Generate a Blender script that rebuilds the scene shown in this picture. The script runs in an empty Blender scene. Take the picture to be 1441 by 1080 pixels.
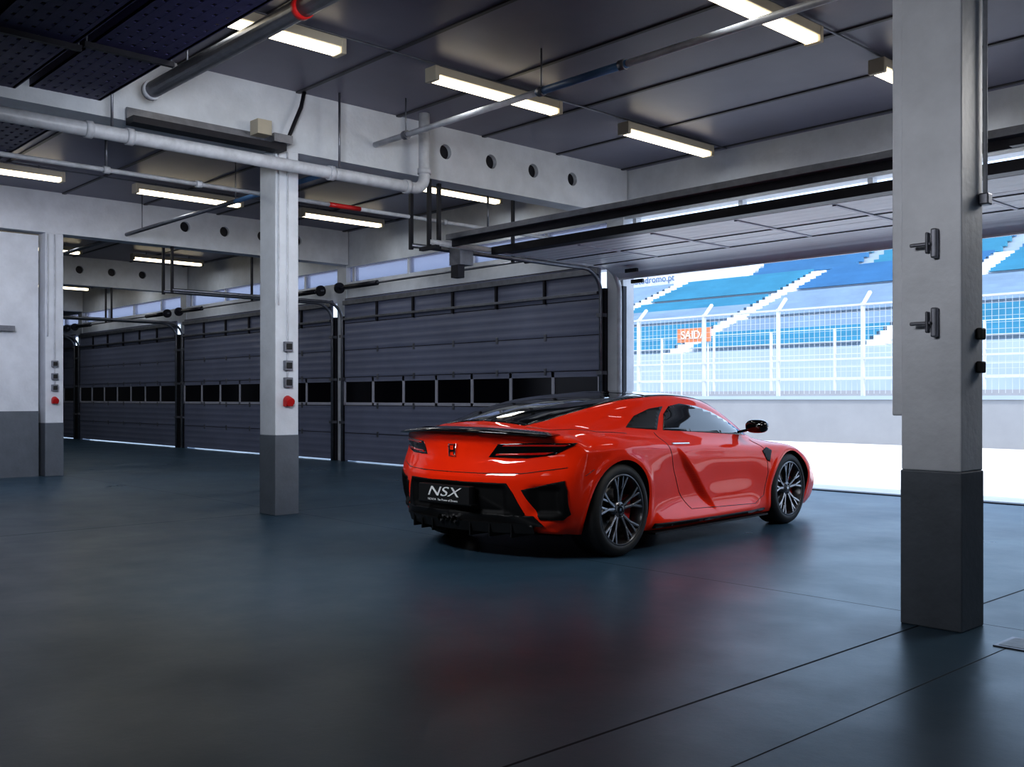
import bpy, bmesh, math, random
import numpy as np
from mathutils import Vector, Matrix
from mathutils.bvhtree import BVHTree
from mathutils.geometry import delaunay_2d_cdt
random.seed(3)
sc = bpy.context.scene
COL = sc.collection

# ------------------------------------------------------------------ materials
def mat(name, col, rough=0.5, metal=0.0, var=0.0, scale=4.0, bump=0.0, bscale=30.0, coat=0.0, emit=None, es=0.0, spec=None, col2=None):
    m = bpy.data.materials.new(name); m.use_nodes = True
    nt = m.node_tree; b = nt.nodes['Principled BSDF']
    b.inputs['Roughness'].default_value = rough
    b.inputs['Metallic'].default_value = metal
    b.inputs['Coat Weight'].default_value = coat
    b.inputs['Coat Roughness'].default_value = 0.03
    if spec is not None: b.inputs['Specular IOR Level'].default_value = spec
    c = (*col, 1)
    b.inputs['Base Color'].default_value = c
    tc = nt.nodes.new('ShaderNodeTexCoord')
    if var > 0 or col2:
        n = nt.nodes.new('ShaderNodeTexNoise'); n.inputs['Scale'].default_value = scale
        n.inputs['Detail'].default_value = 6; n.inputs['Roughness'].default_value = 0.6
        nt.links.new(tc.outputs['Object'], n.inputs['Vector'])
        r = nt.nodes.new('ShaderNodeValToRGB')
        r.color_ramp.elements[0].position = 0.3; r.color_ramp.elements[1].position = 0.7
        d = col2 if col2 else tuple(max(0, x*(1-var)) for x in col)
        r.color_ramp.elements[0].color = (*d, 1); r.color_ramp.elements[1].color = c
        nt.links.new(n.outputs['Fac'], r.inputs['Fac'])
        nt.links.new(r.outputs['Color'], b.inputs['Base Color'])
    if bump > 0:
        n2 = nt.nodes.new('ShaderNodeTexNoise'); n2.inputs['Scale'].default_value = bscale; n2.inputs['Detail'].default_value = 4
        nt.links.new(tc.outputs['Object'], n2.inputs['Vector'])
        bp = nt.nodes.new('ShaderNodeBump'); bp.inputs['Strength'].default_value = bump; bp.inputs['Distance'].default_value = 0.01
        nt.links.new(n2.outputs['Fac'], bp.inputs['Height']); nt.links.new(bp.outputs['Normal'], b.inputs['Normal'])
    if emit:
        b.inputs['Emission Color'].default_value = (*emit, 1); b.inputs['Emission Strength'].default_value = es
    return m

def ribbed(name, col, axis, period, strength=0.5, rough=0.45, metal=0.0, var=0.15):
    m = mat(name, col, rough, metal, var=var, scale=1.5)
    nt = m.node_tree; b = nt.nodes['Principled BSDF']
    tc = nt.nodes.new('ShaderNodeTexCoord'); sp = nt.nodes.new('ShaderNodeSeparateXYZ')
    nt.links.new(tc.outputs['Object'], sp.inputs[0])
    mu = nt.nodes.new('ShaderNodeMath'); mu.operation = 'MULTIPLY'; mu.inputs[1].default_value = 2*math.pi/period
    nt.links.new(sp.outputs[axis], mu.inputs[0])
    sn = nt.nodes.new('ShaderNodeMath'); sn.operation = 'SINE'; nt.links.new(mu.outputs[0], sn.inputs[0])
    pw = nt.nodes.new('ShaderNodeMath'); pw.operation = 'SMOOTH_MAX'; pw.inputs[1].default_value = -0.6; pw.inputs[2].default_value = 0.2
    nt.links.new(sn.outputs[0], pw.inputs[0])
    bp = nt.nodes.new('ShaderNodeBump'); bp.inputs['Strength'].default_value = strength; bp.inputs['Distance'].default_value = 0.008
    nt.links.new(pw.outputs[0], bp.inputs['Height']); nt.links.new(bp.outputs['Normal'], b.inputs['Normal'])
    return m

M = {}
M['white'] = mat('white_paint', (0.74, 0.77, 0.83), 0.5, var=0.18, scale=3, bump=0.25, bscale=25)
M['grey'] = mat('grey_paint', (0.15, 0.17, 0.20), 0.45, var=0.2, scale=5, bump=0.25, bscale=25)
M['pipe'] = mat('pipe_white', (0.66, 0.68, 0.74), 0.4, var=0.3, scale=8)
M['galv'] = mat('galvanised_steel', (0.26, 0.27, 0.31), 0.42, 0.8, var=0.3, scale=9)
M['dark'] = mat('dark_steel', (0.03, 0.03, 0.04), 0.45, 0.5, var=0.3, scale=9)
M['tray'] = mat('tray_steel', (0.04, 0.036, 0.11), 0.5, 0.3, var=0.3, scale=9)
M['black'] = mat('black_plastic', (0.012, 0.012, 0.013), 0.45, var=0.2, scale=20)
M['redp'] = mat('red_plastic', (0.60, 0.02, 0.02), 0.4, var=0.15, scale=20)
M['bluep'] = mat('blue_pipe', (0.12, 0.24, 0.46), 0.4, var=0.2, scale=8)
M['tube'] = mat('fluorescent_tube', (1, 1, 1), 0.4, var=0.02, emit=(1.0, 0.87, 0.62), es=4)
M['fixture'] = mat('fixture_housing', (0.5, 0.45, 0.36), 0.5, var=0.1)
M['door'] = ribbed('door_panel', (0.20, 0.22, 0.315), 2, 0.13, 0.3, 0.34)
M['doorup'] = ribbed('door_panel_raised_lit', (0.72, 0.74, 0.80), 1, 0.15, 0.3, 0.35)  # same panels as the closed doors, their brighter lighting put into the colour
M['frame'] = mat('window_frame', (0.48, 0.49, 0.58), 0.4, var=0.1)
M['winblk'] = mat('window_dark', (0.004, 0.004, 0.008), 0.12, var=0.1)
M['ceil'] = mat('ceiling_panel', (0.20, 0.195, 0.26), 0.40, var=0.25, scale=0.7)
M['seam'] = mat('ceiling_seam', (0.06, 0.06, 0.07), 0.5, var=0.2)
M['apron'] = mat('apron_concrete', (0.68, 0.67, 0.65), 0.8, var=0.10, scale=0.6)
M['track'] = mat('track_asphalt', (0.55, 0.55, 0.57), 0.9, var=0.1, scale=0.6)
M['pit'] = mat('pit_wall_concrete', (0.29, 0.295, 0.31), 0.8, var=0.12, scale=1.2)
M['conc'] = mat('stand_concrete', (0.36, 0.43, 0.50), 0.8, var=0.1, scale=0.5)
M['teal'] = mat('seat_teal', (0.05, 0.25, 0.38), 0.5, var=0.2, scale=0.4)
M['blue'] = mat('seat_blue', (0.05, 0.18, 0.36), 0.5, var=0.2, scale=0.4)
M['pale'] = mat('seat_pale', (0.25, 0.34, 0.45), 0.5, var=0.2, scale=0.4)
M['orange'] = mat('sign_orange', (0.55, 0.19, 0.08), 0.5, var=0.1)
M['signtxt'] = mat('sign_text', (0.8, 0.75, 0.6), 0.5, var=0.05)
M['fence'] = mat('fence_wire', (0.55, 0.57, 0.60), 0.5, 0.2, var=0.1)
M['banner'] = mat('banner_text', (0.08, 0.14, 0.28), 0.5, var=0.1)
pm = bpy.data.materials.new('frosted_pane'); pm.use_nodes = True; nt = pm.node_tree; nt.nodes.clear()
o_ = nt.nodes.new('ShaderNodeOutputMaterial'); t_ = nt.nodes.new('ShaderNodeBsdfTransparent'); t_.inputs[0].default_value = (0.50, 0.50, 0.56, 1)
g_ = nt.nodes.new('ShaderNodeBsdfTranslucent'); g_.inputs[0].default_value = (0.5, 0.5, 0.55, 1); mm_ = nt.nodes.new('ShaderNodeMixShader'); mm_.inputs[0].default_value = 0.35
nt.links.new(t_.outputs[0], mm_.inputs[1]); nt.links.new(g_.outputs[0], mm_.inputs[2]); nt.links.new(mm_.outputs[0], o_.inputs[0])
M['pane'] = pm

def floor_mat():
    m = mat('floor_concrete', (0.050, 0.098, 0.145), 0.3, col2=(0.032, 0.067, 0.103), scale=0.6, spec=0.27)
    nt = m.node_tree; b = nt.nodes['Principled BSDF']
    tc = nt.nodes.new('ShaderNodeTexCoord'); sp = nt.nodes.new('ShaderNodeSeparateXYZ'); nt.links.new(tc.outputs['Object'], sp.inputs[0])
    def M2(op, a, bb):
        n = nt.nodes.new('ShaderNodeMath'); n.operation = op
        for i, v in enumerate((a, bb)):
            if v is None: continue
            if isinstance(v, (int, float)): n.inputs[i].default_value = v
            else: nt.links.new(v, n.inputs[i])
        return n.outputs[0]
    def line(ax, off, w):
        s = M2('SUBTRACT', sp.outputs[ax], off); a = M2('ABSOLUTE', s, None); return M2('LESS_THAN', a, w)
    def rep(ax, off, per, w):
        s = M2('SUBTRACT', sp.outputs[ax], off - per/2); f = M2('FLOORED_MODULO', s, per); f = M2('SUBTRACT', f, per/2)
        a = M2('ABSOLUTE', f, None); return M2('LESS_THAN', a, w)
    l = M2('MAXIMUM', rep(0, -2.33, 6.8, 0.007), line(0, -1.84, 0.004))
    l = M2('MAXIMUM', l, line(1, 5.3, 0.004))
    lf = M2('MULTIPLY', l, 0.85)
    base = b.inputs['Base Color'].links[0].from_socket
    mx = nt.nodes.new('ShaderNodeMix'); mx.data_type = 'RGBA'
    nt.links.new(lf, mx.inputs['Factor']); nt.links.new(base, mx.inputs['A']); mx.inputs['B'].default_value = (0.006, 0.006, 0.008, 1)
    nt.links.new(mx.outputs['Result'], b.inputs['Base Color'])
    n = nt.nodes.new('ShaderNodeTexNoise'); n.inputs['Scale'].default_value = 1.1; n.inputs['Detail'].default_value = 10; n.inputs['Roughness'].default_value = 0.6
    nt.links.new(tc.outputs['Object'], n.inputs['Vector'])
    mr = nt.nodes.new('ShaderNodeMapRange'); mr.inputs['From Min'].default_value = 0.25; mr.inputs['From Max'].default_value = 0.75
    mr.inputs['To Min'].default_value = 0.25; mr.inputs['To Max'].default_value = 0.42
    nt.links.new(n.outputs['Fac'], mr.inputs['Value'])
    ad = M2('MAXIMUM', mr.outputs[0], M2('MULTIPLY', l, 0.8)); nt.links.new(ad, b.inputs['Roughness'])
    n3 = nt.nodes.new('ShaderNodeTexNoise'); n3.inputs['Scale'].default_value = 14; n3.inputs['Detail'].default_value = 10; n3.inputs['Roughness'].default_value = 0.7
    nt.links.new(tc.outputs['Object'], n3.inputs['Vector'])
    bp = nt.nodes.new('ShaderNodeBump'); bp.inputs['Strength'].default_value = 0.18; bp.inputs['Distance'].default_value = 0.005
    nt.links.new(n3.outputs['Fac'], bp.inputs['Height']); nt.links.new(bp.outputs['Normal'], b.inputs['Normal'])
    return m
M['floor'] = floor_mat()

# ------------------------------------------------------------------ mesh builder
class MB:
    def __init__(s): s.v=[]; s.f=[]; s.m=[]; s.sm=[]; s.mats=[]
    def mi(s, m):
        if m not in s.mats: s.mats.append(m)
        return s.mats.index(m)
    def add(s, vs, fs, m, smooth=False):
        o=len(s.v); s.v += [tuple(v) for v in vs]; k=s.mi(m)
        for f in fs: s.f.append([o+i for i in f]); s.m.append(k); s.sm.append(smooth)
    def box(s, x0,x1,y0,y1,z0,z1,m):
        vs=[(x0,y0,z0),(x1,y0,z0),(x1,y1,z0),(x0,y1,z0),(x0,y0,z1),(x1,y0,z1),(x1,y1,z1),(x0,y1,z1)]
        s.add(vs,[(0,3,2,1),(4,5,6,7),(0,1,5,4),(1,2,6,5),(2,3,7,6),(3,0,4,7)],m)
    def hexa(s, vs, m): s.add(vs,[(0,3,2,1),(4,5,6,7),(0,1,5,4),(1,2,6,5),(2,3,7,6),(3,0,4,7)],m)
    def cyl(s, p0, p1, r, m, seg=16, r1=None, caps=True):
        p0=Vector(p0); p1=Vector(p1); d=(p1-p0).normalized(); r1=r if r1 is None else r1
        a=d.orthogonal().normalized(); b=d.cross(a)
        vs=[]
        for p,rr in ((p0,r),(p1,r1)):
            for i in range(seg):
                t=2*math.pi*i/seg; vs.append(p+a*math.cos(t)*rr+b*math.sin(t)*rr)
        s.add(vs,[(i,(i+1)%seg,seg+(i+1)%seg,seg+i) for i in range(seg)],m,True)
        if caps: s.add(vs,[tuple(range(seg))[::-1],tuple(range(seg,2*seg))],m)
    def tube(s, pts, r, m, seg=12):
        pts=[Vector(p) for p in pts]; n=len(pts); vs=[]; a=None
        for k,p in enumerate(pts):
            d=(pts[min(k+1,n-1)]-pts[max(k-1,0)]).normalized()
            a=d.orthogonal().normalized() if a is None else (a-d*a.dot(d)).normalized()
            b=d.cross(a)
            for i in range(seg):
                t=2*math.pi*i/seg; vs.append(p+a*math.cos(t)*r+b*math.sin(t)*r)
        fs=[(k*seg+i,k*seg+(i+1)%seg,(k+1)*seg+(i+1)%seg,(k+1)*seg+i) for k in range(n-1) for i in range(seg)]
        s.add(vs,fs,m,True); s.add(vs,[tuple(range(seg))[::-1],tuple(range((n-1)*seg,n*seg))],m)
    def lathe_x(s, prof, m, c=(0,0,0), seg=72, closed=True):
        n=len(prof); vs=[]
        for i in range(seg):
            t=2*math.pi*i/seg
            for (x,r) in prof: vs.append((c[0]+x,c[1]+r*math.cos(t),c[2]+r*math.sin(t)))
        rng = n if closed else n-1
        s.add(vs,[(i*n+j,i*n+(j+1)%n,((i+1)%seg)*n+(j+1)%n,((i+1)%seg)*n+j) for i in range(seg) for j in range(rng)],m,True)
    def ball(s, c, rx, ry, rz, m, n=20, e=1.0):
        vs=[]; P=lambda v: math.copysign(abs(v)**e,v)
        for i in range(n+1):
            ph=math.pi*i/n
            for j in range(2*n):
                th=math.pi*j/n; vs.append((c[0]+rx*P(math.sin(ph))*P(math.cos(th)),c[1]+ry*P(math.sin(ph))*P(math.sin(th)),c[2]+rz*P(math.cos(ph))))
        w=2*n
        s.add(vs,[(i*w+j,i*w+(j+1)%w,(i+1)*w+(j+1)%w,(i+1)*w+j) for i in range(n) for j in range(w)],m,True)
    def obj(s, name, parent=None, bevel=0, weld=True):
        me=bpy.data.meshes.new(name); me.from_pydata(s.v,[],s.f)
        for m in s.mats: me.materials.append(m)
        me.polygons.foreach_set('material_index',s.m); me.polygons.foreach_set('use_smooth',s.sm); me.update()
        bm=bmesh.new(); bm.from_mesh(me); 
        if weld: bmesh.ops.remove_doubles(bm,verts=bm.verts,dist=1e-5)
        bmesh.ops.recalc_face_normals(bm,faces=bm.faces); bm.to_mesh(me); bm.free()
        o=bpy.data.objects.new(name,me); COL.objects.link(o)
        if parent: o.parent=parent
        if bevel:
            md=o.modifiers.new('bevel','BEVEL'); md.width=bevel; md.segments=2; md.limit_method='ANGLE'; md.angle_limit=1.0
        return o
def empty(name, loc=(0,0,0), rz=0):
    e=bpy.data.objects.new(name,None); COL.objects.link(e); e.location=loc; e.rotation_euler=(0,0,rz); e.empty_display_size=0.2; return e
def text(name, body, size, loc, rot, m, ext=0.002, parent=None, align='CENTER', shear=0.0, sx=1.0):
    c=bpy.data.curves.new(name,'FONT'); c.body=body; c.size=size; c.extrude=ext; c.align_x=align; c.align_y='CENTER'; c.shear=shear
    o=bpy.data.objects.new(name,c); COL.objects.link(o); o.location=loc; o.rotation_euler=rot; o.scale=(sx,1,1); c.materials.append(m)
    if parent: o.parent=parent
    return o

# ------------------------------------------------------------------ room shell
BAY=6.8; PX=[-2.2-BAY*i for i in range(0,5)]
CZ=4.28; YW=10.4
b=MB(); b.box(-37,8,-9,11.6,-0.15,0,M['floor']); b.obj('floor')
b=MB(); b.box(-37,8,-9,11.2,CZ,CZ+0.25,M['ceil'])
y=-8.5
while y<10.3:
    b.box(-37,8,y,y+0.04,CZ-0.015,CZ,M['seam']); b.box(-37,8,y+0.04,y+0.06,CZ-0.012,CZ,M['ceil']); y+=1.25
b.obj('ceiling')
b=MB(); b.box(-37,8,-9.2,-9,0,CZ,M['grey']); b.obj('wall_rear')
b=MB(); b.box(8,8.2,-9,YW+.2,0,CZ,M['grey']); b.obj('wall_right')
b=MB(); b.box(-37.2,-37,-9,YW+.2,0,CZ,M['white']); b.obj('wall_far')
b=MB(); b.box(-16.0,-15.8,-9,4.95,0.98,3.62,M['white']); b.box(-16.01,-15.79,-9,4.95,0,0.98,M['grey'])
b.box(-15.8,-15.72,-9,4.6,2.16,2.24,M['galv']); b.obj('wall_left')
b=MB()
W=M['white']
for x in PX: b.box(x-0.25,x+0.05,YW-0.02,YW+0.2,0,CZ,W)
b.box(-37,8,YW,YW+0.2,3.62,CZ,W)
b.box(-37,8,YW,YW+0.2,2.97,3.34,W)
b.box(-37,-36,YW,YW+0.2,0,CZ,W)
x=-36
while x<8:
    b.box(x-0.03,x+0.03,YW+0.04,YW+0.14,3.34,3.62,W); x+=1.7
b.obj('wall_front')
b=MB(); b.box(-36,-9.0,YW+0.08,YW+0.09,3.34,3.62,M['pane']); b.obj('window_1')
b=MB(); b.box(-37,8,11.45,11.6,0,0.012,M['dark']); b.obj('trim_1')

def beam(x):
    bb=MB(); bb.box(x-0.16,x+0.12,-8.9,YW-0.02,3.66,CZ,M['white'])
    o=bb.obj('ceiling_beam')
    ct=MB()
    for yy in (7.2,7.9,8.6,9.3,2.2,1.5,0.8):
        ct.cyl((x-0.6,yy,4.0),(x+0.6,yy,4.0),0.085,M['white'],24)
    c=ct.obj('cut',weld=False)
    md=o.modifiers.new('b','BOOLEAN'); md.object=c; md.operation='DIFFERENCE'; md.solver='EXACT'
    dg=bpy.context.evaluated_depsgraph_get(); me=bpy.data.meshes.new_from_object(o.evaluated_get(dg)); o.modifiers.clear(); o.data=me
    bpy.data.objects.remove(c)
    for p in me.polygons: p.use_smooth=False
    w=MB(); w.box(x+0.04,x+0.06,0.6,9.6,3.88,4.12,M['dark']); wo=w.obj('hole_dark_sheet'); wo.parent=o  # dark sheet added inside the beam so the cut holes look dark
for x in PX: beam(x)

def pillar(x, extra, dx=0.0):
    b=MB(); x0,x1,y0,y1=x-0.22+dx,x+0.09+dx,5.01,5.27
    b.box(x0,x1,y0,y1,0.80,3.66,M['white']); b.box(x0-0.004,x1+0.004,y0-0.004,y1+0.004,0,0.80,M['grey'])
    extra(b,x0,x1,y0,y1)
    b.obj('support_pillar',bevel=0.012)
def ex_right(b,x0,x1,y0,y1):
    b.box(x0-0.06,x0-0.005,y0+0.02,y0+0.10,1.08,3.66,M['white'])
    for z in (1.95,1.55):
        b.box(x0+0.17,x0+0.20,y0-0.04,y0,z-0.07,z+0.08,M['galv']); b.box(x0+0.07,x0+0.18,y0-0.06,y0-0.045,z-0.01,z+0.01,M['galv']); b.box(x0+0.155,x0+0.17,y0-0.07,y0-0.03,z-0.05,z+0.06,M['galv'])
    for z in (1.50,1.33): b.box(x1,x1+0.03,y1-0.09,y1-0.03,z-0.03,z+0.03,M['black'])
    b.cyl((x1+0.02,y1-0.02,2.2),(x1+0.02,y1-0.02,3.64),0.012,M['pipe'],8); b.box(x1,x1+0.05,y1-0.06,y1,2.16,2.22,M['galv'])
def sockets(b,x0,x1,y0,y1):
    yc=(y0+y1)/2
    for z in (1.69,1.50,1.33):
        b.box(x1,x1+0.045,yc-0.045,yc+0.045,z-0.05,z+0.05,M['galv']); b.box(x1+0.045,x1+0.055,yc-0.03,yc+0.03,z-0.03,z+0.03,M['black'])
    b.cyl((x1,yc,1.16),(x1+0.08,yc,1.13),0.045,M['redp'],12); b.box(x1,x1+0.05,yc-0.045,yc+0.045,1.09,1.16,M['redp'])
    b.cyl((x1+0.012,yc,1.38),(x1+0.012,yc,3.64),0.010,M['pipe'],8)
    b.cyl((x1+0.012,y0+0.03,2.1),(x1+0.012,y0+0.03,3.64),0.010,M['pipe'],8)
pillar(PX[0],ex_right,0.0); pillar(PX[1],sockets,0.045); pillar(PX[2],sockets,0.03); pillar(PX[3],sockets); pillar(PX[4],sockets)

# ------------------------------------------------------------------ closed sectional doors
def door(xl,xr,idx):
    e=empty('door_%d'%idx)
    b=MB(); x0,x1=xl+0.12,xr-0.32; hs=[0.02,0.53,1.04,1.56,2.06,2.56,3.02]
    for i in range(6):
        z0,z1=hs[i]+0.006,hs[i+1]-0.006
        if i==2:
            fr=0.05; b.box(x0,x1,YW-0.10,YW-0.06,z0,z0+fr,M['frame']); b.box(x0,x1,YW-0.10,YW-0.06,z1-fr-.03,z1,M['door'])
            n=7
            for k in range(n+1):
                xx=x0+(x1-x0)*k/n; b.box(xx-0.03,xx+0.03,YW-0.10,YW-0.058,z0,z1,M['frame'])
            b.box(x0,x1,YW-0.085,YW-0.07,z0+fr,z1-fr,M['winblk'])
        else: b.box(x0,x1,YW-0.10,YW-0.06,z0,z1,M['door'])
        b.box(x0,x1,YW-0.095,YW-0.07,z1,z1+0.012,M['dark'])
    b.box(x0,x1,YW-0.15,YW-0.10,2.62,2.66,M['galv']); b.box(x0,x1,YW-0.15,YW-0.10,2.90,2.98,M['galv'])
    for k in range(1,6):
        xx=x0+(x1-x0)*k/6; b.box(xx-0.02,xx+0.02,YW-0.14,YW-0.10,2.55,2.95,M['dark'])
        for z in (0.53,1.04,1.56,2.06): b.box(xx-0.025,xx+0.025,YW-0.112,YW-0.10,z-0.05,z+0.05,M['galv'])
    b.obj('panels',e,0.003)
    b=MB()
    for sx in (x0-0.05,x1+0.05):
        r=0.35; pts=[(sx,YW-0.12,0.0),(sx,YW-0.12,2.6)]
        for k in range(1,9):
            t=k/8*math.pi/2; pts.append((sx,YW-0.12-r*(1-math.cos(t)),2.6+r*math.sin(t)))
        pts.append((sx,7.0,2.95))
        b.tube(pts,0.028,M['galv'],8)
        b.box(sx-0.04,sx+0.04,YW-0.09,YW-0.02,0,2.7,M['dark'])
        b.box(sx-0.02,sx+0.02,6.98,7.02,2.9,3.7,M['dark'])
        b.box(sx-0.02,sx+0.02,8.6,8.63,2.9,3.7,M['dark'])
        for z in (0.7,1.5,2.3): b.box(sx-0.05,sx+0.05,YW-0.16,YW-0.05,z,z+0.05,M['galv'])
    b.cyl((x0,YW-0.28,3.2),(x1,YW-0.28,3.2),0.018,M['galv'],10)
    b.cyl((x0+0.3,YW-0.28,3.2),(x0+1.3,YW-0.28,3.2),0.045,M['dark'],12); b.cyl((x1-1.3,YW-0.28,3.2),(x1-.3,YW-0.28,3.2),0.045,M['dark'],12)
    for xx in (x0+0.1,x1-0.1): b.cyl((xx-0.03,YW-0.28,3.2),(xx+0.03,YW-0.28,3.2),0.10,M['dark'],20)
    b.obj('tracks',e)
door(PX[0],4.6+0.1,1)
for i in range(1,5): door(PX[i]-BAY,PX[i],i+1)
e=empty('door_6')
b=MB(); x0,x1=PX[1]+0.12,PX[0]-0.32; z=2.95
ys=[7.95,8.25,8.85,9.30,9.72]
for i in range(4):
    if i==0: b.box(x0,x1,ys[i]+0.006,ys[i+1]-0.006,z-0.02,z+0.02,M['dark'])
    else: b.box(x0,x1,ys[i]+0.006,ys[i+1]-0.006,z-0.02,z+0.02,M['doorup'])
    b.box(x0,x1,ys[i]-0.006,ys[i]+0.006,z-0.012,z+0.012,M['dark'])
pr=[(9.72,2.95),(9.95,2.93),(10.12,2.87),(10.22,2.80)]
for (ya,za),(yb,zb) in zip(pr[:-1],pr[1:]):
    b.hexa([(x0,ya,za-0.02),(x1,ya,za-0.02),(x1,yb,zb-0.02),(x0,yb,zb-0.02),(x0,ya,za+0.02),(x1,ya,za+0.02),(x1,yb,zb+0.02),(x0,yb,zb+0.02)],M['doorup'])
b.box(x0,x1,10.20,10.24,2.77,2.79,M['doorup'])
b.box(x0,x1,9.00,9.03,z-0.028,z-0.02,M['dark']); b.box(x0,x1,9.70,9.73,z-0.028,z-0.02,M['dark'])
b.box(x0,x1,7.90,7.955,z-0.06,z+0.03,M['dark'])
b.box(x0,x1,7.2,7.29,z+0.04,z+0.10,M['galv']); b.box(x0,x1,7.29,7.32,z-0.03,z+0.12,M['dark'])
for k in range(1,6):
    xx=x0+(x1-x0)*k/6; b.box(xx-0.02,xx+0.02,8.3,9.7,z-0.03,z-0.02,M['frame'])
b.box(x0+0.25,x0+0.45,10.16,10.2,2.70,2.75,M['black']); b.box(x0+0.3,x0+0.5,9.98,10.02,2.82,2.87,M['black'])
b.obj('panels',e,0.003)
b=MB()
for sx in (x0-0.05,x1+0.05):
    r=0.35; pts=[(sx,YW-0.12,0.0),(sx,YW-0.12,2.6)]
    for k in range(1,9):
        t=k/8*math.pi/2; pts.append((sx,YW-0.12-r*(1-math.cos(t)),2.6+r*math.sin(t)))
    pts.append((sx,7.0,2.95)); b.tube(pts,0.035,M['pipe'],8)
    b.box(sx-0.04,sx+0.04,YW-0.09,YW-0.02,0,2.7,M['dark'])
    b.box(sx-0.02,sx+0.02,6.98,7.02,2.9,3.72,M['dark']); b.box(sx-0.12,sx-0.08,7.2,7.24,2.9,3.72,M['dark']); b.box(sx-.15,sx+.15,6.97,7.03,2.86,2.90,M['dark'])
b.cyl((x0,7.45,3.06),(x1,7.45,3.06),0.02,M['galv'],10)
for xa in (x0+0.5,x0+1.5,x1-1.5): b.cyl((xa,7.45,3.06),(xa+0.75,7.45,3.06),0.045,M['dark'],14)
b.box(x0-0.3,x0-0.1,7.5,7.7,2.75,2.98,M['galv']); b.box(x0-0.27,x0-0.14,7.5,7.6,2.6,2.75,M['dark'])
b.obj('tracks',e)

# ------------------------------------------------------------------ fluorescent fixtures
def light(x,y0,y1,en=6.5):
    b=MB(); z=4.13
    b.box(x-0.075,x+0.075,y0,y1,z+0.02,z+0.10,M['fixture']); b.box(x-0.055,x+0.055,y0+0.03,y1-0.03,z-0.03,z+0.02,M['tube'])
    b.box(x-0.08,x+0.08,y0-0.02,y0+0.03,z-0.035,z+0.10,M['fixture']); b.box(x-0.08,x+0.08,y1-0.03,y1+0.02,z-0.035,z+0.10,M['fixture'])
    for yy in (y0+0.3,y1-0.3): b.cyl((x,yy,z+0.08),(x,yy,CZ-.001),0.012,M['galv'],8)
    o=b.obj('fluorescent_light',bevel=0.008)
    l=bpy.data.lights.new('lamp','AREA'); l.shape='RECTANGLE'; l.size=0.14; l.size_y=y1-y0-0.1; l.energy=en; l.color=(0.84,0.92,1.0)
    lo=bpy.data.objects.new('lamp',l); COL.objects.link(lo); lo.location=(x,(y0+y1)/2,z-0.06); lo.parent=o
for k in range(0,4):
    dx=-BAY*k
    for (x,segs) in ((-7.23,((3.1,4.7),(5.7,7.33),(8.4,9.95))),(-4.33,((3.1,4.7),(5.8,7.42),(8.5,10.05)))):
        for (a,c) in segs:
            light(x+dx,a,c,2.0 if (k==0 and c<5) else (5.0 if k==0 else 8))
for x in (-7.23,-4.33,-14.03):
    b=MB(); b.cyl((x+0.02,-2,4.258),(x+0.02,10.3,4.258),0.010,M['galv'],8); b.obj('light_conduit')

# ------------------------------------------------------------------ pipes
def clampring(b,p,ax,r,m):
    d=Vector(ax)*0.03; p=Vector(p); b.cyl(p-d,p+d,r,m,18)
b=MB(); X=-8.62; Z=3.45
pts=[(X,-8.9,Z),(X,6.55,Z)]
for k in range(1,7):
    t=k/6*math.pi/2; pts.append((X,6.55+0.14*math.sin(t),Z+0.14*(1-math.cos(t))))
pts.append((X,6.69,CZ))
b.tube(pts,0.062,M['pipe'],18)
for yy in (1.0,3.1,3.45,5.5,6.45): clampring(b,(X,yy,Z),(0,1,0),0.075,M['pipe'])
for yy in (1.5,3.3,5.6): b.cyl((X,yy,Z),(X,yy,CZ),0.012,M['galv'],8)
clampring(b,(X,6.69,3.65),(0,0,1),0.075,M['pipe'])
b.obj('drain_pipe')
b=MB(); X=-9.28; Z=3.28
b.cyl((X,-8.9,Z),(X,5.9,Z),0.022,M['pipe'],12); b.cyl((X,5.9,Z),(X,6.3,Z),0.026,M['redp'],12); b.cyl((X,6.3,Z),(X,10.3,Z),0.022,M['pipe'],12)
for yy in (1,3.5,4.4,7.5): clampring(b,(X,yy,Z),(0,1,0),0.035,M['pipe'])
b.cyl((X,3.5,Z),(X,3.5,3.7),0.014,M['galv'],8); b.cyl((X,8.2,Z),(X,8.2,3.7),0.014,M['galv'],8)
b.obj('sprinkler_pipe')
b=MB(); Y=6.2; Z=3.9
b.cyl((-8.85,Y,Z),(-6.35,Y,Z),0.03,M['pipe'],12); b.cyl((-6.35,Y,Z),(-5.3,Y,Z),0.034,M['bluep'],12); b.cyl((-5.3,Y,Z),(7.9,Y,Z),0.03,M['pipe'],12)
for xx in (-8.3,-6.3,-5.35,-3,1): clampring(b,(xx,Y,Z),(1,0,0),0.045,M['galv']); 
for xx in (-8.3,-6.3,-3,1): b.cyl((xx,Y,Z),(xx,Y,CZ),0.008,M['galv'],8)
b.obj('overhead_pipe')
for k,x in enumerate((PX[1],PX[2])):
    b=MB(); b.cyl((x-6.6,Y,Z-0.15),(x-3,Y,Z-0.15),0.03,M['galv'],12); b.cyl((x-3,Y,Z-0.15),(x-0.2,Y,Z-0.15),0.03,M['bluep'] if k==0 else M['galv'],12)
    for xx in (x-6,x-3,x-.6): b.cyl((xx,Y,Z-0.15),(xx,Y,CZ),0.008,M['galv'],8)
    b.obj('overhead_pipe')
b=MB(); b.cyl((-8.55,3.60,3.86),(7.9,3.60,3.86),0.07,M['galv'],18); clampring(b,(-8.5,3.60,3.86),(1,0,0),0.085,M['pipe']); clampring(b,(-6.0,3.60,3.86),(1,0,0),0.08,M['redp'])
for xx in (-7.8,-5,-2): b.cyl((xx,3.60,3.86),(xx,3.60,CZ),0.01,M['galv'],8)
b.obj('ventilation_pipe')
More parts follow.
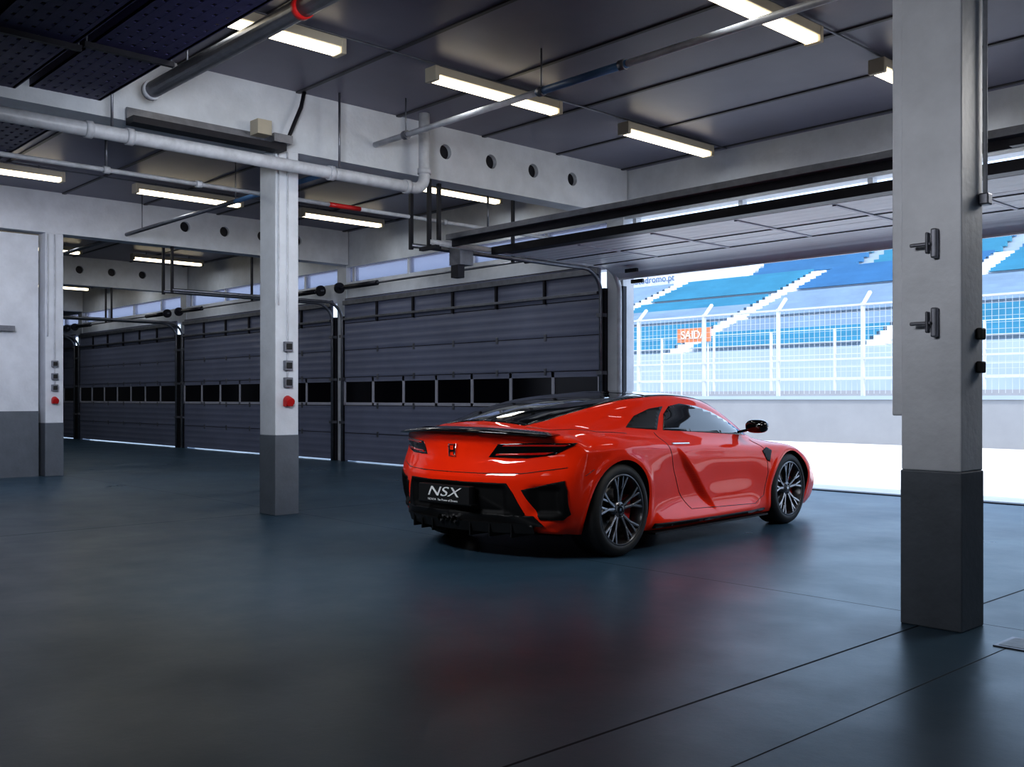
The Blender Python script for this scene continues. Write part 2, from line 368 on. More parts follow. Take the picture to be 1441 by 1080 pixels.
for (yy,z) in ((3.0,3.79),(2.30,3.75),(1.60,3.79)):
    b=MB(); x0,x1=-14.5,7.9
    w=0.58
    b.box(x0,x1,yy-w/2,yy-w/2+0.02,z,z+0.11,M['tray']); b.box(x0,x1,yy+w/2-0.02,yy+w/2,z,z+0.11,M['tray'])
    for r_ in range(7):
        ya=yy-w/2+r_*0.088; b.box(x0,x1,ya,ya+0.062,z,z+0.008,M['tray'])
    xx=x0
    while xx<-2: b.box(xx,xx+0.11,yy-w/2,yy+w/2,z+0.001,z+0.009,M['tray']); xx+=0.16
    b.box(-2,x1,yy-w/2,yy+w/2,z+0.001,z+0.009,M['tray'])
    xx=x0+1
    for oo in (-.17,-.09,.0,.1,.18): b.tube([(x0,yy+oo,z+.035),(x1,yy+oo,z+.035)],0.022,M['black'],8)
    while xx<7:
        b.box(xx,xx+0.04,yy-w/2-0.05,yy+w/2+0.05,z-0.04,z,M['dark'])
        b.cyl((xx+.02,yy-w/2-0.03,z-.03),(xx+.02,yy-w/2-0.03,CZ),0.008,M['galv'],6); b.cyl((xx+.02,yy+w/2+0.03,z-.03),(xx+.02,yy+w/2+0.03,CZ),0.008,M['galv'],6); xx+=2.0
    b.obj('cable_tray')
b=MB(); b.box(-8.82,-8.66,3.5,5.02,3.60,3.66,M['dark']); b.box(-8.82,-8.80,3.5,5.02,3.66,3.76,M['galv']); b.box(-8.85,-8.6,4.85,5.05,3.66,3.74,M['galv']); b.box(-8.8,-8.65,4.7,4.85,3.72,3.86,M['fixture'])
b.tube([(-8.82,5.0,3.7),(-8.78,5.1,3.75),(-8.75,5.15,3.9),(-8.78,5.25,4.1),(-8.8,5.3,4.27)],0.02,M['dark'],8)
b.obj('sliding_rail')
b=MB(); b.box(-1.9,-1.55,4.86,5.1,-0.002,0.006,M['galv']); b.box(-1.88,-1.57,4.88,5.08,0.0,0.0075,M['grey']); b.obj('floor_drain_cover')

# ------------------------------------------------------------------ outside
b=MB(); b.box(-160,80,-40,25.2,-0.3,-0.05,M['apron']); b.box(-160,80,25.2,120,-0.3,-0.06,M['track']); b.obj('ground')
b=MB(); b.box(-90,40,25,25.25,-0.05,1.20,M['pit']); b.box(-90,40,24.96,25.29,1.14,1.24,M['conc'])
b.obj('pit_wall')
b=MB(); x=-60
while x<20:
    b.box(x-0.045,x+0.045,25.08,25.17,1.24,3.75,M['fence']); b.hexa([(x-.04,25.08,3.7),(x+.04,25.08,3.7),(x+.04,25.17,3.7),(x-.04,25.17,3.7),(x-.04,25.5,4.1),(x+.04,25.5,4.1),(x+.04,25.56,4.05),(x-.04,25.56,4.05)],M['fence']); x+=2.6
x=-50
while x<12: b.box(x-0.004,x+0.004,25.11,25.118,1.3,3.7,M['fence']); x+=0.16
z=1.75
while z<3.75: b.box(-60,20,25.11,25.118,z-0.004,z+0.004,M['fence']); z+=0.16
for z in (1.72,2.25,3.7): b.box(-60,20,25.07,25.12,z-0.025,z+0.025,M['fence'])
b.obj('catch_fence')
b=MB(); b.box(-140,60,50,50.3,-0.1,1.6,M['pit']); 
x=-100
while x<20: b.box(x-0.06,x+0.06,50.1,50.22,1.5,5.0,M['fence']); x+=4
for z in (2.2,2.9,3.6,4.3,5.0): b.box(-110,20,50.12,50.18,z-0.02,z+0.02,M['fence'])
b.obj('track_barrier')
b=MB(); b.box(-130,20,57.5,58,-0.1,4.4,M['conc'])
rows=24; RI=0.34; aisles=[-111,-94,-77,-61,-45.5,-30,-14,2]
for r in range(rows):
    y0=58+r*0.9; z0=4.2+r*RI
    b.box(-130,20,y0,y0+0.9,z0-0.6,z0,M['conc'])
    for i in range(len(aisles)-1):
        xa,xb=aisles[i]+0.9,aisles[i+1]-0.9
        if r in (0,8,16): continue
        if r<5: mm='teal'
        elif r<8: mm='pale' if i%2==0 else 'teal'
        elif r<13: mm='pale'
        elif r<16: mm='teal' if i<=3 else 'pale'
        else: mm='pale' if i<=2 else ('teal' if i%2 else 'blue')
        b.box(xa,xb,y0+0.35,y0+0.75,z0+0.30,z0+0.38,M[mm]); b.box(xa,xb,y0+0.72,y0+0.78,z0+0.30,z0+0.62,M[mm])
for a in aisles:
    for r in range(rows): 
        y0=58+r*0.9; z0=4.2+r*RI; b.box(a-0.7,a+0.7,y0+0.0,y0+0.9,z0-.05,z0+0.3,M['white'])
b.obj('grandstand')
b=MB(); b.box(-130,-54,79.8,80.2,8,17.5,M['white']); 
for r in range(12):
    y0=80+r*0.9; z0=12.4+r*0.5
    b.box(-54,20,y0,y0+0.9,z0-0.7,z0,M['conc'])
    for i,a in enumerate(range(-54,20,12)): b.box(a+.8,a+11.2,y0+.3,y0+.75,z0+.2,z0+.6,M['teal' if (i+r//3)%2 else 'blue'])
fo=b.obj('grandstand_facade')
text('facade_lettering','www.autodromo.pt',1.0,(-66,79.7,13.3),(math.pi/2,0,0),M['banner'],0.01,fo)
sg=empty('exit_sign',(-29.9,40,0))
b=MB(); b.box(-1.0,1.0,-0.03,0.03,3.95,4.65,M['orange']); b.cyl((-0.8,0.05,-0.06),(-0.8,0.05,4.0),0.04,M['fence'],8); b.cyl((0.8,0.05,-0.06),(0.8,0.05,4.0),0.04,M['fence'],8); b.obj('board',sg)
text('lettering','SAIDA',0.55,(0,-0.05,4.3),(math.pi/2,0,0),M['signtxt'],0.01,sg)

# ------------------------------------------------------------------ CAR
car=empty('sports_car',(-5.78,5.53,0),math.radians(4.15))
M['car']=mat('car_paint_red',(0.88,0.036,0.004),0.5,0.0,coat=0.7,col2=(0.84,0.030,0.004),scale=2,spec=0.05)
M['cblk']=mat('car_black_gloss',(0.006,0.006,0.007),0.08,coat=0.6,var=0.02)
M['glass']=mat('car_glass_dark',(0.008,0.010,0.012),0.03,coat=0.5,var=0.02)
M['mesh']=mat('car_grille_mesh',(0.006,0.006,0.007),0.6,var=0.6,scale=160,spec=0.2)
M['cmatt']=mat('car_black_matt',(0.007,0.007,0.008),0.5,var=0.2,scale=30,spec=0.35)
M['lampred']=mat('tail_lamp_red',(0.45,0.010,0.008),0.12,coat=1.0,var=0.3,scale=30,emit=(0.8,0.02,0.01),es=0.06)
M['chrome']=mat('chrome',(0.80,0.80,0.82),0.15,1.0,var=0.05)
M['letter']=mat('plate_letter_silver',(0.75,0.75,0.77),0.4,0.0,var=0.05)
M['rim']=mat('rim_gunmetal',(0.18,0.18,0.19),0.28,0.85,var=0.15,scale=15)
M['rimface']=mat('rim_machined',(0.55,0.55,0.58),0.25,0.9,var=0.1,scale=15)
M['tyre']=mat('tyre_rubber',(0.012,0.012,0.013),0.6,var=0.25,scale=20)
M['disc']=mat('brake_disc',(0.28,0.27,0.26),0.35,0.9,var=0.2,scale=30)

def herm(t,V,q):
    t=np.asarray(t,float); V=np.asarray(V,float); n=len(t)
    h=np.diff(t); s=np.diff(V,axis=0)/h.reshape((-1,)+(1,)*(V.ndim-1)); m=np.zeros_like(V)
    m[0]=s[0]; m[-1]=s[-1]
    for i in range(1,n-1): m[i]=(s[i-1]*h[i]+s[i]*h[i-1])/(h[i-1]+h[i])
    out=[]
    for x in q:
        i=min(max(np.searchsorted(t,x)-1,0),n-2); u=(x-t[i])/h[i]
        out.append((2*u**3-3*u**2+1)*V[i]+(u**3-2*u**2+u)*h[i]*m[i]+(-2*u**3+3*u**2)*V[i+1]+(u**3-u**2)*h[i]*m[i+1])
    return np.array(out)
CV=.43
ST=[
(-0.87,CV,[(0,.25),(.60,.25),(.76,.255),(.86,.38),(.905,.60),(.895,.79),(.81,.875),(.62,.908),(.43,.922),(.22,.930),(0,.932)]),
(-0.83,CV,[(0,.22),(.62,.22),(.79,.235),(.885,.38),(.925,.60),(.915,.79),(.825,.885),(.63,.918),(.43,.932),(.22,.940),(0,.942)]),
(-0.62,.36,[(0,.19),(.68,.19),(.83,.215),(.92,.40),(.945,.62),(.925,.805),(.80,.90),(.62,.935),(.45,.955),(.24,.965),(0,.97)]),
(-0.35,.24,[(0,.17),(.72,.17),(.87,.20),(.94,.42),(.965,.64),(.935,.825),(.79,.915),(.62,.965),(.48,1.005),(.26,1.025),(0,1.035)]),
(-0.08,.10,[(0,.15),(.74,.15),(.885,.19),(.948,.42),(.972,.65),(.935,.835),(.79,.915),(.65,.995),(.525,1.06),(.28,1.085),(0,1.095)]),
(0.30,.0,[(0,.14),(.74,.14),(.89,.18),(.935,.40),(.960,.63),(.925,.81),(.80,.90),(.69,1.015),(.575,1.125),(.31,1.155),(0,1.162)]),
(0.75,.0,[(0,.13),(.74,.13),(.895,.16),(.915,.36),(.935,.60),(.912,.775),(.81,.875),(.72,1.03),(.605,1.17),(.33,1.205),(0,1.215)]),
(1.25,.0,[(0,.13),(.74,.13),(.895,.16),(.905,.34),(.92,.57),(.902,.74),(.82,.855),(.735,1.02),(.615,1.178),(.34,1.222),(0,1.235)]),
(1.70,.0,[(0,.13),(.74,.13),(.895,.16),(.908,.34),(.922,.56),(.902,.72),(.82,.825),(.735,.975),(.61,1.12),(.34,1.17),(0,1.19)]),
(2.08,.0,[(0,.13),(.74,.13),(.89,.16),(.915,.36),(.935,.56),(.912,.71),(.81,.79),(.73,.87),(.62,.955),(.34,1.02),(0,1.04)]),
(2.42,-.03,[(0,.13),(.74,.13),(.885,.17),(.925,.38),(.948,.56),(.92,.72),(.80,.775),(.68,.79),(.55,.815),(.32,.85),(0,.865)]),
(2.80,-.08,[(0,.13),(.72,.13),(.87,.17),(.92,.36),(.95,.54),(.91,.695),(.79,.735),(.62,.725),(.45,.735),(.25,.75),(0,.755)]),
(3.15,-.18,[(0,.13),(.70,.13),(.85,.17),(.91,.34),(.935,.49),(.88,.62),(.76,.66),(.58,.66),(.42,.665),(.22,.675),(0,.68)]),
(3.42,-.30,[(0,.14),(.66,.14),(.80,.17),(.86,.31),(.87,.43),(.82,.53),(.70,.575),(.54,.585),(.40,.59),(.2,.595),(0,.60)]),
(3.60,-.38,[(0,.17),(.60,.17),(.72,.20),(.78,.30),(.79,.38),(.74,.45),(.64,.49),(.50,.505),(.36,.51),(.2,.515),(0,.52)]),
]
def prof(z): return float(np.interp(z,[.2,.30,.40,.55,.60,.66,.72,.80,.86,.90,.93],[.06,.035,.01,0.0,.0,.025,.055,.065,.055,.01,.0]))
rings=[]
out=ST[0][2]
for s in (0.0,0.25,0.45,0.62,0.78,0.9,0.97):
    rings.append([(x*s,-0.885+CV*(x*s)**2+prof(.6+(z-.6)*s),.6+(z-.6)*s) for x,z in out])
for k,(ys_,c,pts) in enumerate(ST):
    rings.append([(x,ys_+c*x*x+(prof(z) if k==0 else (prof(z)*.6 if k==1 else 0)),z) for x,z in pts])
last=ST[-1][2]
for s in (0.75,0.4,0.0):
    rings.append([(x*s,3.62-.38*(x*s)**2+0.02*(1-s),.34+(z-.34)*s) for x,z in last])
R=np.array(rings)
d=np.linalg.norm(np.diff(R,axis=0),axis=2).mean(axis=1); t=np.concatenate([[0],np.cumsum(np.maximum(d,0.02))])
q=[]
for i in range(len(t)-1):
    n=max(2,int((t[i+1]-t[i])/0.016)); q+=list(np.linspace(t[i],t[i+1],n,endpoint=False))
q.append(t[-1])
D=herm(t,R,q)
NH=12; u11=np.arange(11.0); uq=[i/NH for i in range(10*NH+1)]
D2=np.transpose(herm(u11,np.transpose(D,(1,0,2)),uq),(1,0,2))
def sstep(a,b_,x): 
    u=np.clip((x-a)/(b_-a),0,1); return u*u*(3-2*u)
X_,Y_,Z_=D2[...,0],D2[...,1],D2[...,2]
yl=0.78+(0.80-Z_)*1.05
dent=sstep(0,0.05,yl-Y_)*sstep(0.22,0.95,Y_)*sstep(0.20,0.40,Z_)*(1-sstep(0.58,0.82,Z_))*(X_>0.6)
X_=X_-0.050*dent
zl=0.800-0.035*np.clip(Y_-0.7,0,2.2)
X_=X_+0.014*np.maximum(0,1-np.abs(Z_-zl)/0.07)*sstep(0.75,1.2,Y_)*(1-sstep(2.5,3.0,Y_))*(X_>0.8)
zh=0.80+0.03*Y_
X_=X_+0.012*np.maximum(0,1-np.abs(Z_-zh)/0.06)*sstep(-.55,-.3,Y_)*(1-sstep(0.3,0.75,Y_))*(X_>0.85)
X_=X_-0.018*np.exp(-((Z_-0.50)/0.12)**2)*sstep(1.0,1.4,Y_)*(1-sstep(1.9,2.25,Y_))*(X_>0.8)
fl=np.exp(-((Z_-0.20)/0.06)**2)*sstep(0.35,0.55,Y_)*(1-sstep(1.9,2.2,Y_))*(X_>0.8); X_=X_+0.03*fl
for (yc,zc,rr) in ((0.0,.345,.40),(2.63,.33,.385)):
    dd=np.sqrt((Y_-yc)**2+(Z_-zc)**2); X_=X_+0.012*np.exp(-((dd-rr)/0.035)**2)*(X_>0.7)
def inrect(a,lo,hi,f): return sstep(lo-f/2,lo+f/2,a)*(1-sstep(hi-f/2,hi+f/2,a))
rearm=(1-sstep(-0.45,-0.38,Y_))
Y_=Y_+0.04*rearm*inrect(Z_,.35,.54,.05)*inrect(X_,.66,.83,.06)+0.035*rearm*inrect(Z_,.35,.545,.04)*inrect(X_,-.48,.48,.06)
D2[...,0]=X_; D2[...,1]=Y_
nu,nv,_=D2.shape
full=np.concatenate([D2,D2[:,-2:0:-1,:]*np.array([-1,1,1])],axis=1); nf=full.shape[1]
vs=[tuple(map(float,p)) for p in full.reshape(-1,3)]
fs=[(i*nf+j,i*nf+(j+1)%nf,(i+1)*nf+(j+1)%nf,(i+1)*nf+j) for i in range(nu-1) for j in range(nf)]
me=bpy.data.meshes.new('body'); me.from_pydata(vs,[],fs); me.update()
bm=bmesh.new(); bm.from_mesh(me); bmesh.ops.remove_doubles(bm,verts=bm.verts,dist=1e-4); bmesh.ops.dissolve_degenerate(bm,edges=bm.edges,dist=1e-5)
bmesh.ops.recalc_face_normals(bm,faces=bm.faces); bm.to_mesh(me)
BVH=BVHTree.FromBMesh(bm); bm.free()
me.materials.append(M['car']); me.materials.append(M['cmatt'])
body=bpy.data.objects.new('body',me); COL.objects.link(body)
ct=MB(); ct.mi(M['car']); 
for sx in (-1,1):
    ct.cyl((sx*0.60,0,.35),(sx*1.2,0,.35),.366,M['cmatt'],72); ct.cyl((sx*0.60,2.63,.335),(sx*1.2,2.63,.335),.350,M['cmatt'],72)
cut=ct.obj('cut')
md=body.modifiers.new('b','BOOLEAN'); md.object=cut; md.operation='DIFFERENCE'; md.solver='EXACT'
dg=bpy.context.evaluated_depsgraph_get(); me2=bpy.data.meshes.new_from_object(body.evaluated_get(dg)); body.modifiers.clear(); body.data=me2; bpy.data.objects.remove(cut)
for p in me2.polygons: p.use_smooth=True
me2.set_sharp_from_angle(angle=math.radians(40))
body.parent=car

def cast(view,a,b_,sgn=1):
    if view=='side': o=Vector((3*sgn,a,b_)); d=Vector((-sgn,0,0))
    elif view=='rear': o=Vector((a*sgn,-3,b_)); d=Vector((0,1,0))
    else: o=Vector((a*sgn,b_,3)); d=Vector((0,0,-1))
    h=BVH.ray_cast(o,d)
    return (h[0],h[1]) if h[0] is not None else (None,None)
def linpoly(P,n=10):
    out=[];N=len(P)
    for i in range(N):
        a,c=P[i],P[(i+1)%N]
        for k in range(n): out.append((a[0]+(c[0]-a[0])*k/n,a[1]+(c[1]-a[1])*k/n))
    return out
def inside(p,poly):
    x,y=p; c=False; n=len(poly)
    for i in range(n):
        x1,y1=poly[i]; x2,y2=poly[i-1]
        if (y1>y)!=(y2>y) and x<(x2-x1)*(y-y1)/(y2-y1)+x1: c=not c
    return c
def patch(name,poly,view,m,off=0.004,res=0.02,sides=(1,),parent=car):
    P=linpoly(poly)
    xs=[p[0] for p in P]; ysx=[p[1] for p in P]
    pts=[Vector(p) for p in P]; n=len(pts)
    for x in np.arange(min(xs),max(xs),res):
        for y in np.arange(min(ysx),max(ysx),res):
            if inside((x+1e-5,y+1e-5),P): pts.append(Vector((x+1e-5,y+1e-5)))
    ov,oe,of,_,_,_=delaunay_2d_cdt(pts,[(i,(i+1)%n) for i in range(n)],[list(range(n))],1,1e-6)
    V=[];F=[]
    for s in sides:
        idx={}
        for i,v in enumerate(ov):
            h,nn=cast(view,v[0],v[1],s)
            if h is None: continue
            idx[i]=len(V); V.append(h+nn*off)
        for f in of:
            if all(i in idx for i in f): F.append([idx[i] for i in f])
    mm=bpy.data.meshes.new(name); mm.from_pydata(V,[],F); mm.materials.append(m)
    bm=bmesh.new(); bm.from_mesh(mm); 
    bm.normal_update()
    for f in bm.faces:
        ref={'side':Vector((1 if f.calc_center_median().x>0 else -1,0,0)),'rear':Vector((0,-1,0)),'top':Vector((0,0,1))}[view]
        if f.normal.dot(ref)<0: f.normal_flip()
        f.smooth=True
    bm.to_mesh(mm); bm.free()
    o=bpy.data.objects.new(name,mm); COL.objects.link(o); o.parent=parent
    so=o.modifiers.new('s','SOLIDIFY'); so.thickness=off*1.6; so.offset=-1
    return o
def pline(b,pts,view,r,m,sgn=1,n=12,off=0.0):
    out=[]
    for a,c in zip(pts[:-1],pts[1:]):
        for k in range(n):
            u=k/n; h,nn=cast(view,a[0]+(c[0]-a[0])*u,a[1]+(c[1]-a[1])*u,sgn)
            if h is not None: out.append(h+nn*off)
    h,nn=cast(view,pts[-1][0],pts[-1][1],sgn)
    if h is not None: out.append(h+nn*off)
    if len(out)>2: b.tube(out,r,m,6)

patch('side_glass',[(.76,.915),(1.3,.885),(2.10,.838),(2.02,.885),(1.84,.970),(1.62,1.05),(1.38,1.105),(1.15,1.125),(.98,1.105),(.86,1.04)],'side',M['glass'],sides=(1,-1),res=.03)
patch('quarter_glass',[(.30,.945),(.68,.918),(.78,1.02),(.90,1.105),(.70,1.085),(.48,1.03)],'side',M['cmatt'],sides=(1,-1),res=.03)
hw=[(-.50,.42),(-.3,.47),(0,.525),(.4,.565),(.8,.588),(1.2,.595),(1.5,.59)]
patch('rear_window',[(w_*s_,y_) for s_,seq in ((1,hw[:5]),(-1,hw[:5][::-1])) for y_,w_ in seq],'top',M['glass'],res=.04)
patch('roof_panel',[(w_*s_,y_) for s_,seq in ((1,hw[4:]),(-1,hw[4:][::-1])) for y_,w_ in seq],'top',M['cblk'],res=.04,off=0.005)
patch('windscreen',[(.585,1.51),(.60,1.8),(.63,2.2),(.60,2.36),(.3,2.44),(0,2.46),(-.3,2.44),(-.60,2.36),(-.63,2.2),(-.60,1.8),(-.585,1.51)],'top',M['glass'],res=.04)
lampP=[(.33,.745),(.40,.842),(.62,.852),(.885,.852),(.88,.835),(.77,.768),(.60,.742)]
patch('tail_lamp_housing',lampP,'rear',M['cblk'],sides=(1,-1),off=.005,res=.012)
patch('tail_lamp_lens',[(.43,.826),(.45,.838),(.86,.843),(.83,.829)],'rear',M['lampred'],sides=(1,-1),off=.009,res=.012)
patch('tail_lamp_lens_low',[(.38,.756),(.39,.770),(.77,.787),(.72,.768)],'rear',M['lampred'],sides=(1,-1),off=.009,res=.012)
patch('rear_grille',[(-.50,.565),(.50,.565),(.54,.50),(.61,.345),(.60,.33),(-.60,.33),(-.61,.345),(-.54,.50)],'rear',M['mesh'],off=.008,res=.012)
patch('rear_vent',[(.60,.52),(.865,.59),(.878,.52),(.868,.35),(.83,.31),(.70,.31)],'rear',M['mesh'],sides=(1,-1),off=.008,res=.012)
patch('rear_lower_trim',[(-.66,.335),(.66,.335),(.72,.262),(-.72,.262)],'rear',M['cmatt'],off=.009,res=.012)
b=MB()
def yrear(x): return -0.885+CV*x*x
N=40
for k in range(N):
    xa=-.78+1.56*k/N; xb=-.78+1.56*(k+1)/N
    def P4(x):
        y0=yrear(x); e=1-abs(x/.78)**6*0.5; zt=.922-.05*x*x
        return [(x,y0-.040,zt+.006),(x,y0-.040,zt+.020*e),(x,y0+.11,zt+.040*e),(x,y0+.11,zt-.01)]
    A=P4(xa);B=P4(xb)
    b.add(A+B,[(0,4,5,1),(1,5,6,2),(2,6,7,3),(3,7,4,0)],M['cblk'],True)
b.obj('spoiler',car)
b=MB()
for k in range(24):
    xa=-.66+1.32*k/24; xb=xa+1.32/24
    vs_=[]
    for x in (xa,xb): vs_+= [(x,yrear(x)+.045,.205),(x,yrear(x)+.02,.275),(x,yrear(x)+.35,.28),(x,yrear(x)+.35,.16)]
    b.add(vs_,[(0,4,5,1),(1,5,6,2),(2,6,7,3),(3,7,4,0)],M['cmatt'])
for x in (-.52,-.36,-.2,.2,.36,.52): b.box(x-.006,x+.006,yrear(x)+.02,yrear(x)+.3,.175,.27,M['cmatt'])
for x in (-.075,-.025,.025,.075): b.cyl((x,-.885,.285),(x,-.8,.285),.026 if abs(x)>.05 else .018,M['chrome'],16,caps=False)
b.obj('diffuser',car)
b=MB(); b.box(-.27,.27,-.925,-.860,.40,.535,M['black']); b.box(-.28,.28,-.92,-.85,.395,.405,M['cmatt']); b.obj('number_plate',car,0.004)
text('plate_lettering','NSX',.10,(0,-.930,.482),(math.pi/2,0,0),M['letter'],.002,car,shear=.3,sx=1.75)
text('plate_small_lettering','HONDA  The Power of Dreams',.024,(0,-.930,.422),(math.pi/2,0,0),M['letter'],.001,car)
b=MB(); yb=-.838
b.box(-.030,-.018,yb,yb+.05,.752,.82,M['chrome']); b.box(.018,.030,yb,yb+.05,.752,.82,M['chrome']); b.box(-.02,.02,yb,yb+.05,.778,.790,M['chrome'])
b.tube([(-.042,yb+.006,.83),(-.032,yb+.006,.742),(.032,yb+.006,.742),(.042,yb+.006,.83),(-.042,yb+.006,.83)],.0045,M['chrome'],8)
b.obj('badge',car)
b=MB()
for s in (1,-1):
    r=.003
    pline(b,[(.62,.90),(.66,.80),(.74,.62),(.86,.42),(1.0,.27),(2.0,.24),(2.16,.30),(2.2,.5),(2.17,.70),(2.10,.80)],'side',r,M['black'],s)
    pline(b,[(-.33,.66),(-.42,.62)],'side',r,M['black'],s)
    pline(b,[(.87,.68),(.60,.635),(.30,.63),(0,.63)],'rear',r,M['black'],s)
    pline(b,[(.46,-.52),(.62,-.45),(.78,-.1),(.80,.25)],'top',r,M['black'],s)
b.obj('shut_lines',car)
b=MB()
for s in (1,-1): pline(b,[(.72,.806),(.90,.802),(.98,.800)],'side',.010,M['chrome'],s,off=.006)
b.obj('door_handles',car)
patch('fender_vent',[(2.12,.70),(2.20,.73),(2.27,.70),(2.22,.60),(2.17,.62)],'side',M['cmatt'],sides=(1,-1))
patch('sill_trim',[(.45,.165),(.45,.20),(1.3,.185),(2.2,.185),(2.2,.165)],'side',M['cmatt'],sides=(1,-1),off=.006)
b=MB()
for s in (1,-1):
    b.hexa([(s*.80,.42,.115),(s*.95,.42,.12),(s*.925,2.22,.12),(s*.80,2.22,.115),(s*.80,.42,.135),(s*.95,.42,.135),(s*.925,2.22,.135),(s*.80,2.22,.135)],M['cmatt'])
b.obj('sill_blades',car)
b=MB()
for s in (1,-1):
    b.ball((s*.975,1.93,.925),.105,.055,.060,M['cblk'],14,0.75)
    b.hexa([(s*.78,1.93,.86),(s*.93,1.90,.885),(s*.93,1.96,.885),(s*.78,2.02,.86),(s*.78,1.93,.88),(s*.93,1.90,.91),(s*.93,1.96,.91),(s*.78,2.02,.88)],M['cblk'])
b.obj('mirrors',car)

def wheel(yc,r,x_out,width,rim_r,s,name):
    e=empty(name,(s*x_out,yc,r)); e.parent=car
    if s<0: e.scale=(-1,1,1)
    b=MB(); w=width
    pr=[(-.01,rim_r),(0,rim_r+.012),(.0,r-.045),(-.012,r-.015),(-.03,r-.003),(-.05,r),(-w+.05,r),(-w+.03,r-.003),(-w+.01,r-.02),(-w,r-.05),(-w,rim_r+.01),(-w+.02,rim_r)]
    b.lathe_x(pr,M['tyre'],seg=96)
    for g in (.3,.5,.7): b.lathe_x([(-w*g-.004,r+.001),(-w*g+.004,r+.001),(-w*g+.004,r-.004),(-w*g-.004,r-.004)],M['black'],seg=64)
    b.obj('tyre',e)
    b=MB()
    b.lathe_x([(-.006,rim_r+.004),(-.003,rim_r-.008),(-.018,rim_r-.014),(-.06,rim_r-.03),(-w+.03,rim_r-.04),(-w+.03,rim_r-.01),(-.02,rim_r+.004)],M['rim'],seg=96)
    b.lathe_x([(-.03,.0),(-.03,.055),(-.045,.07),(-.09,.075),(-.09,0)],M['rim'],seg=48,closed=False)
    b.cyl((-.032,0,0),(-.024,0,0),.03,M['cblk'],24); b.cyl((-.026,0,0),(-.0225,0,0),.014,M['chrome'],4)
    def bar(a0,r0,w0,a1,r1,w1,x0,x1,m,dp):
        def pt(a,rr,ww,sg): return (rr*math.cos(a)-sg*ww*math.sin(a),rr*math.sin(a)+sg*ww*math.cos(a))
        A=[pt(a0,r0,w0,-1),pt(a0,r0,w0,1),pt(a1,r1,w1,1),pt(a1,r1,w1,-1)]
        b.hexa([(x0-dp,*A[0]),(x0-dp,*A[1]),(x1-dp,*A[2]),(x1-dp,*A[3]),(x0,*A[0]),(x0,*A[1]),(x1,*A[2]),(x1,*A[3])],m)
    R1=rim_r-.012
    for k in range(5):
        a=2*math.pi*k/5+.35
        for sg in (1,-1):
            am=a+sg*.20; ae=a+sg*.40
            bar(a+sg*.16,.05,.014,am,R1*.62,.011,-.034,-.022,M['rim'],.035)
            bar(am,R1*.60,.011,ae-sg*.08,R1,.012,-.022,-.010,M['rim'],.03)
            bar(am,R1*.60,.008,a+sg*.12,R1,.007,-.024,-.012,M['rimface'],.02)
            bar(a+sg*.16,.06,.005,am,R1*.62,.005,-.032,-.0205,M['rimface'],.004)
            bar(am,R1*.60,.005,ae-sg*.08,R1,.006,-.0205,-.0085,M['rimface'],.004)
        b.cyl((-.03,.042*math.cos(a+.6),.042*math.sin(a+.6)),(-.022,.042*math.cos(a+.6),.042*math.sin(a+.6)),.007,M['black'],8)
    b.obj('rim',e,0.0015)
    b=MB(); b.lathe_x([(-.12,.06),(-.12,.185),(-.15,.185),(-.15,.06)],M['disc'],seg=64); b.cyl((-.15,0,0),(-.08,0,0),.075,M['dark'],32)
    n=8; a0,a1=(-.5,.5)
    for k in range(n):
        t0=a0+(a1-a0)*k/n; t1=a0+(a1-a0)*(k+1)/n
        def pp(x,rr,t_): return (x,rr*math.cos(t_),rr*math.sin(t_))
        b.hexa([pp(-.16,.125,t0),pp(-.085,.125,t0),pp(-.085,.125,t1),pp(-.16,.125,t1),pp(-.16,.205,t0),pp(-.085,.205,t0),pp(-.085,.205,t1),pp(-.16,.205,t1)],M['redp'])
    b.obj('brake',e)
for s in (1,-1):
    wheel(0.0,.345,.955,.295,.262,s,'wheel_rear_%s'%('r' if s>0 else 'l')); wheel(2.63,.330,.93,.245,.25,s,'wheel_front_%s'%('r' if s>0 else 'l'))

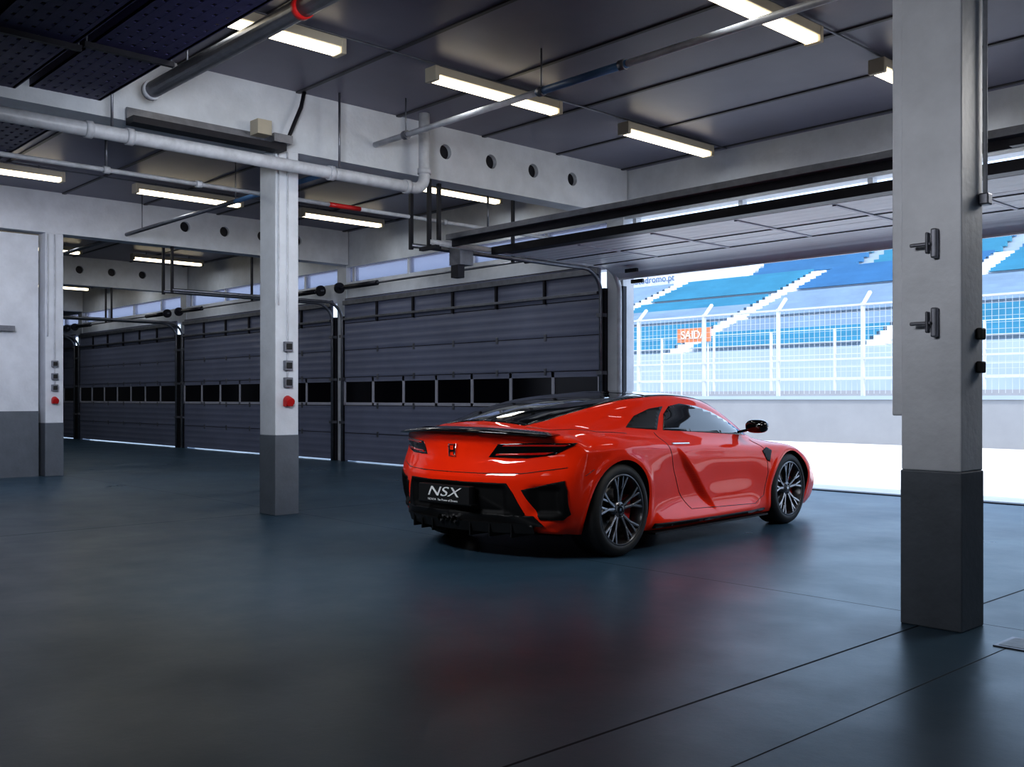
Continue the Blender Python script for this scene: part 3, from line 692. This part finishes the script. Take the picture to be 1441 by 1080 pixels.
# ------------------------------------------------------------------ lighting
w=bpy.data.worlds.new('World'); sc.world=w; w.use_nodes=True; nt=w.node_tree; bg=nt.nodes['Background']
sky=nt.nodes.new('ShaderNodeTexSky'); sky.sky_type='NISHITA'; sky.sun_disc=False; sky.sun_elevation=math.radians(50); sky.sun_rotation=math.radians(120); sky.air_density=1.0; sky.dust_density=2.5
mx=nt.nodes.new('ShaderNodeMix'); mx.data_type='RGBA'; mx.inputs['Factor'].default_value=0.6; mx.inputs['B'].default_value=(5.4,6.9,9.0,1)
nt.links.new(sky.outputs[0],mx.inputs['A']); nt.links.new(mx.outputs['Result'],bg.inputs['Color']); bg.inputs['Strength'].default_value=0.31
def sun(dirv,e,ang=1):
    l=bpy.data.lights.new('sun','SUN'); l.energy=e; l.angle=math.radians(ang); l.color=(1,.95,.88); o=bpy.data.objects.new('sun',l); COL.objects.link(o)
    o.rotation_euler=Vector(dirv).to_track_quat('-Z','Y').to_euler(); o.location=(0,0,30)
sun((-.5,.28,-.78),3.2)
def area(name,loc,target,sx,sy,e,col,spread=180):
    l=bpy.data.lights.new(name,'AREA'); l.shape='RECTANGLE'; l.size=sx; l.size_y=sy; l.energy=e; l.color=col; l.spread=math.radians(spread)
    o=bpy.data.objects.new(name,l); COL.objects.link(o); o.location=loc; o.rotation_euler=(Vector(target)-Vector(loc)).to_track_quat('-Z','Y').to_euler(); return o
area('added_fill_light',(-1.5,7.9,3.3),(-5.0,6.4,0.6),1.8,0.9,48,(1,.97,.93),140)  # unseen fill lamp added to light the car's right side
area('added_fill_light',(-5.4,0.6,3.3),(-5.7,4.7,0.7),1.8,0.6,24,(.92,.96,1),70)  # unseen fill added to brighten the car's rear
area('added_fill_light',(-2.6,0.8,2.8),(-2.3,5.1,2.0),1.0,0.6,8,(.95,.96,1),70)  # added weak fill for the near face of the right pillar
area('added_fill_light',(-4.6,2.4,2.9),(-9.0,5.1,2.4),1.0,0.8,28,(.86,.92,1),80)  # added cool fill, brightens the left pillar and beams
area('added_fill_light',(-11.5,2.4,3.4),(-16.5,4.6,1.6),1.5,0.8,38,(.82,.85,1),120)  # unseen bluish fill added to brighten the partition wall and far pillar

# ------------------------------------------------------------------ camera
f=1400.0; H=1.17
cd=bpy.data.cameras.new('camera'); cam=bpy.data.objects.new('camera',cd); COL.objects.link(cam)
cd.sensor_fit='HORIZONTAL'; cd.sensor_width=36; cd.lens=f/1441*36; cd.shift_y=21/1441; cd.clip_end=500; cd.clip_start=0.05
cam.location=(0,0,H); cam.rotation_euler=(math.radians(90),0,math.atan2(0.733,0.68))
sc.camera=cam
sc.view_settings.view_transform='Standard'
try: sc.view_settings.look='Medium High Contrast'
except Exception as ex: print('look',ex)
